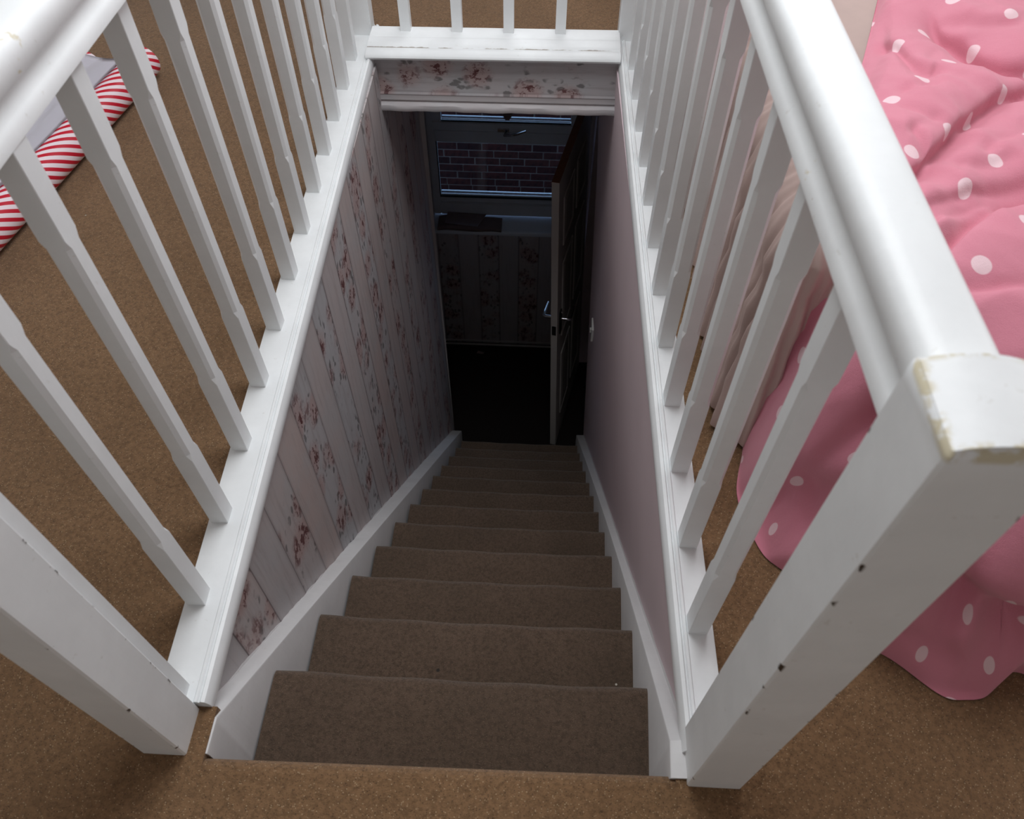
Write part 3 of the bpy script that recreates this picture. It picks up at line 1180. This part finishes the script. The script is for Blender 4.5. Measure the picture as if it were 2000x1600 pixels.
for pl, amp, wd, sd in CR:
    pl = np.array(pl)
    if pl[:, 1].mean() < .26:
        amp *= 2.2
    best = np.full(X.shape, 9.0)
    sgn = np.zeros(X.shape)
    vx = np.zeros(X.shape)
    vy = np.zeros(X.shape)
    along = np.zeros(X.shape)
    tot = len(pl) - 1
    for i in range(tot):
        a, b = pl[i], pl[i + 1]
        d = b - a
        q = np.clip(((X - a[0]) * d[0] + (Y - a[1]) * d[1]) / (d @ d), 0, 1)
        ex_, ey_ = X - (a[0] + q * d[0]), Y - (a[1] + q * d[1])
        dist = np.hypot(ex_, ey_)
        cr = d[0] * ey_ - d[1] * ex_
        m = dist < best
        best = np.where(m, dist, best)
        sgn = np.where(m, np.sign(cr), sgn)
        along = np.where(m, (i + q) / tot, along)
        vx = np.where(m, ex_, vx)
        vy = np.where(m, ey_, vy)
    taper = smooth(along / .18) * smooth((1 - along) / .18)
    sdist = best * sgn * sd                     # >0: the side that rides over
    over = np.exp(-np.maximum(sdist - .010, 0) / wd) * smooth(.5 + sdist / .024)
    under = -.45 * np.exp(-np.maximum(-sdist, 0) / (wd * .45)) * smooth(.5 - sdist / .024)
    valley = -np.exp(-best / (wd * .38))
    disp += amp * taper * (.75 * over + .3 * under + 1.35 * valley)
    push = .5 * amp * taper * np.exp(-np.maximum(sdist, 0) / (wd * .45)) * smooth(.5 + sdist / .024)
    nrm_ = np.maximum(best, 1e-4)
    k_ = np.clip(best / .012, 0, 1)
    shx -= push * vx / nrm_ * k_
    shy -= push * vy / nrm_ * k_
# soft small wrinkles
wrk = 0
for i in range(26):
    a = rng.uniform(0, math.pi)
    f_ = rng.uniform(9, 42)
    ph_ = rng.uniform(0, 6.28)
    wx = .03 * np.sin(7 * X + i) + .03 * np.sin(8 * Y + 2 * i)
    c_ = (math.cos(a) * (X + wx) + math.sin(a) * (Y + wx))
    env = .5 + .5 * np.sin(5.3 * X + i * 1.7) * np.sin(4.7 * Y + i * 2.3)
    rid = 1 - np.abs(np.sin(c_ * f_ / 2 + ph_))
    wr_ = (.11 / f_) * (rid ** 2 - .3) * env ** 2 * 2.4
    wrk = wrk + wr_
Zb = zbase(X, Y)
e_ = .004
gx = (zbase(X + e_, Y) - zbase(X - e_, Y)) / (2 * e_)
gy = (zbase(X, Y + e_) - zbase(X, Y - e_)) / (2 * e_)
nn = np.sqrt(1 + gx ** 2 + gy ** 2)
edge = smooth(rr_ / .05)[:, None]
disp *= edge
gl = np.minimum(1, 3.0 / np.maximum(np.hypot(gx, gy), 1e-6))
Xd = X - disp * gx * gl / nn * .9 + shx * edge
Yd = Y - disp * gy * gl / nn * .9 + shy * edge
Zd = Zb + disp * np.maximum(1 / nn, .35)
Zd = np.maximum(Zd, FZ + .004)
# hem tucks under a little
Zd[0] = np.where(Zb[0] < .3, FZ + .004, .492)
for _ in range(4):
    for A_ in (Xd, Yd, Zd):
        B_ = A_.copy()
        B_[1:-1] = .5 * A_[1:-1] + .125 * (A_[:-2] + A_[2:] + np.roll(A_, 1, 1)[1:-1] + np.roll(A_, -1, 1)[1:-1])
        A_[:] = B_
wrk = wrk * edge
Xd -= wrk * gx * gl / nn * .9
Yd -= wrk * gy * gl / nn * .9
Zd += wrk * np.maximum(1 / nn, .35)
Zd = np.maximum(Zd, FZ + .004)
for _ in range(2):
    for A_ in (Xd, Yd, Zd):
        B_ = A_.copy()
        B_[1:-1] = .5 * A_[1:-1] + .125 * (A_[:-2] + A_[2:] + np.roll(A_, 1, 1)[1:-1] + np.roll(A_, -1, 1)[1:-1])
        A_[:] = B_
V = np.stack([Xd, Yd, Zd], -1).reshape(-1, 3)
faces = []
for i in range(NR - 1):
    for j in range(NB):
        k2_ = (j + 1) % NB
        faces.append((i * NB + j, i * NB + k2_, (i + 1) * NB + k2_, (i + 1) * NB + j))
me = bpy.data.meshes.new('duvet')
me.from_pydata(V.tolist(), [], faces)
me.update()
UVg = np.zeros((NR, NB, 2))
UVg[-1] = XY[-1]
P3 = np.stack([Xd, Yd, Zd], -1)
ker = np.exp(-np.linspace(-2, 2, 41) ** 2)
ker /= ker.sum()
for i in range(NR - 2, -1, -1):
    st_ = XY[i] - XY[i + 1]
    l3 = .86 * np.linalg.norm(P3[i] - P3[i + 1], axis=1)
    l3 = np.convolve(np.r_[l3[-20:], l3, l3[:20]], ker, 'valid')
    UVg[i] = UVg[i + 1] + st_ / np.maximum(np.linalg.norm(st_, axis=1), 1e-6)[:, None] * l3[:, None]
UV = UVg.reshape(-1, 2)
ul = me.uv_layers.new(name='cloth')
li = np.empty(len(me.loops), dtype=np.int32)
me.loops.foreach_get('vertex_index', li)
ul.data.foreach_set('uv', UV[li].astype(np.float32).ravel())
du = obj('duvet', me, M['duvet'], None, True)
tag(du, 'rumpled pink duvet with white polka dots spilling off the bed', 'duvet')

# ------------------------------------------------------------------ wrapping paper rolls and white sheet on the floor
def roll(a, b, rad, label):
    a, b = Vector(a), Vector(b)
    d = (b - a)
    L = d.length
    d.normalize()
    s_ = Vector((0, 0, 1)).cross(d).normalized()
    upv = d.cross(s_)
    root = tag(empty('gift_wrap_roll', a), label, 'wrapping paper', 'striped rolls on the carpet')
    bm = bmesh.new()
    uvl = bm.loops.layers.uv.new('uv')
    n, mlen = 40, 24
    rings = []
    for i in range(mlen + 1):
        l_ = L * i / mlen
        k_ = rad
        if i == 0 or i == mlen:
            k_ = rad * .97
        rings.append([bm.verts.new(d * l_ + k_ * (math.cos(2 * math.pi * j / n) * s_ + math.sin(2 * math.pi * j / n) * upv)) for j in range(n)])
    for i in range(mlen):
        for j in range(n):
            f = bm.faces.new((rings[i][j], rings[i][(j + 1) % n], rings[i + 1][(j + 1) % n], rings[i + 1][j]))
            f.smooth = True
            for lp, (ii, jj) in zip(f.loops, ((i, j), (i, j + 1), (i + 1, j + 1), (i + 1, j))):
                lp[uvl].uv = (L * ii / mlen, rad * 2 * math.pi * jj / n)
    obj('paper', bm, M['stripe'], root)
    for l_, q in ((L, 1), (0, -1)):
        bm = bmesh.new()
        # rolled end: nested rings stepping inwards to the hollow core
        R = []
        for k_ in range(7):
            r_ = rad * (.97 - .11 * k_)
            dep = -.004 * (k_ % 2) - (.0 if k_ < 6 else .05)
            R.append([bm.verts.new(d * (l_ + q * dep) + r_ * (math.cos(2 * math.pi * j / 28) * s_ + math.sin(2 * math.pi * j / 28) * upv)) for j in range(28)])
        for A_, B_ in zip(R[:-1], R[1:]):
            for j in range(28):
                bm.faces.new((A_[j], A_[(j + 1) % 28], B_[(j + 1) % 28], B_[j]))
        bm.faces.new(R[-1])
        obj('rolled_end', bm, M['whitesheet'], root)
    return root


RR = .048
dirv = Vector((.125, .8, 0)).normalized()
pa = Vector((-1.078, 1.735, FZ + RR)) - Vector((RR * .5, 0, 0))
roll(pa - dirv * 1.05, pa, RR, 'red and white striped gift wrap roll nearest the balustrade')
nrm = Vector((-dirv.y, dirv.x, 0))
pb = pa + nrm * .155 - dirv * .06
roll(pb - dirv * 1.05, pb, RR, 'red and white striped gift wrap roll further from the balustrade')

# white sheet resting across both rolls
bm = bmesh.new()
G = []
nu, nv = 30, 24
for i in range(nu + 1):
    row_ = []
    for j in range(nv + 1):
        u_, v_ = i / nu, j / nv
        c0 = pa - dirv * .085 - dirv * (u_ * .75) + nrm * (.006 + v_ * .33)
        off = .006 + v_ * .33
        hgt = FZ + 2 * RR + .006
        sag = -.010 * math.sin(math.pi * min(1, max(0, (off) / .155))) + .002 * math.sin(9 * u_ + 4 * v_)
        if off > .165:
            sag -= 6.4 * (off - .165) ** 2
        row_.append(bm.verts.new((c0.x, c0.y, max(hgt + sag, FZ + .004))))
    G.append(row_)
for i in range(nu):
    for j in range(nv):
        bm.faces.new((G[i][j], G[i + 1][j], G[i + 1][j + 1], G[i][j + 1]))
bmesh.ops.solidify(bm, geom=bm.faces[:], thickness=.0015)
tag(obj('paper_sheet', bm, M['whitesheet'], None, True), 'white paper sheet lying over the striped gift wrap rolls', 'paper')

# tiny scrap on the dark hall floor
bm = bmesh.new()
loft(bm, [[(-.30, 3.235, GZ + .001), (-.25, 3.23, GZ + .001), (-.245, 3.25, GZ + .001), (-.29, 3.26, GZ + .001)],
          [(-.297, 3.238, GZ + .006), (-.253, 3.234, GZ + .009), (-.25, 3.248, GZ + .005), (-.288, 3.256, GZ + .007)]])
tag(obj('paper_scrap', bm, M['leather']), 'small grey scrap lying on the dark hall floor', 'scrap')
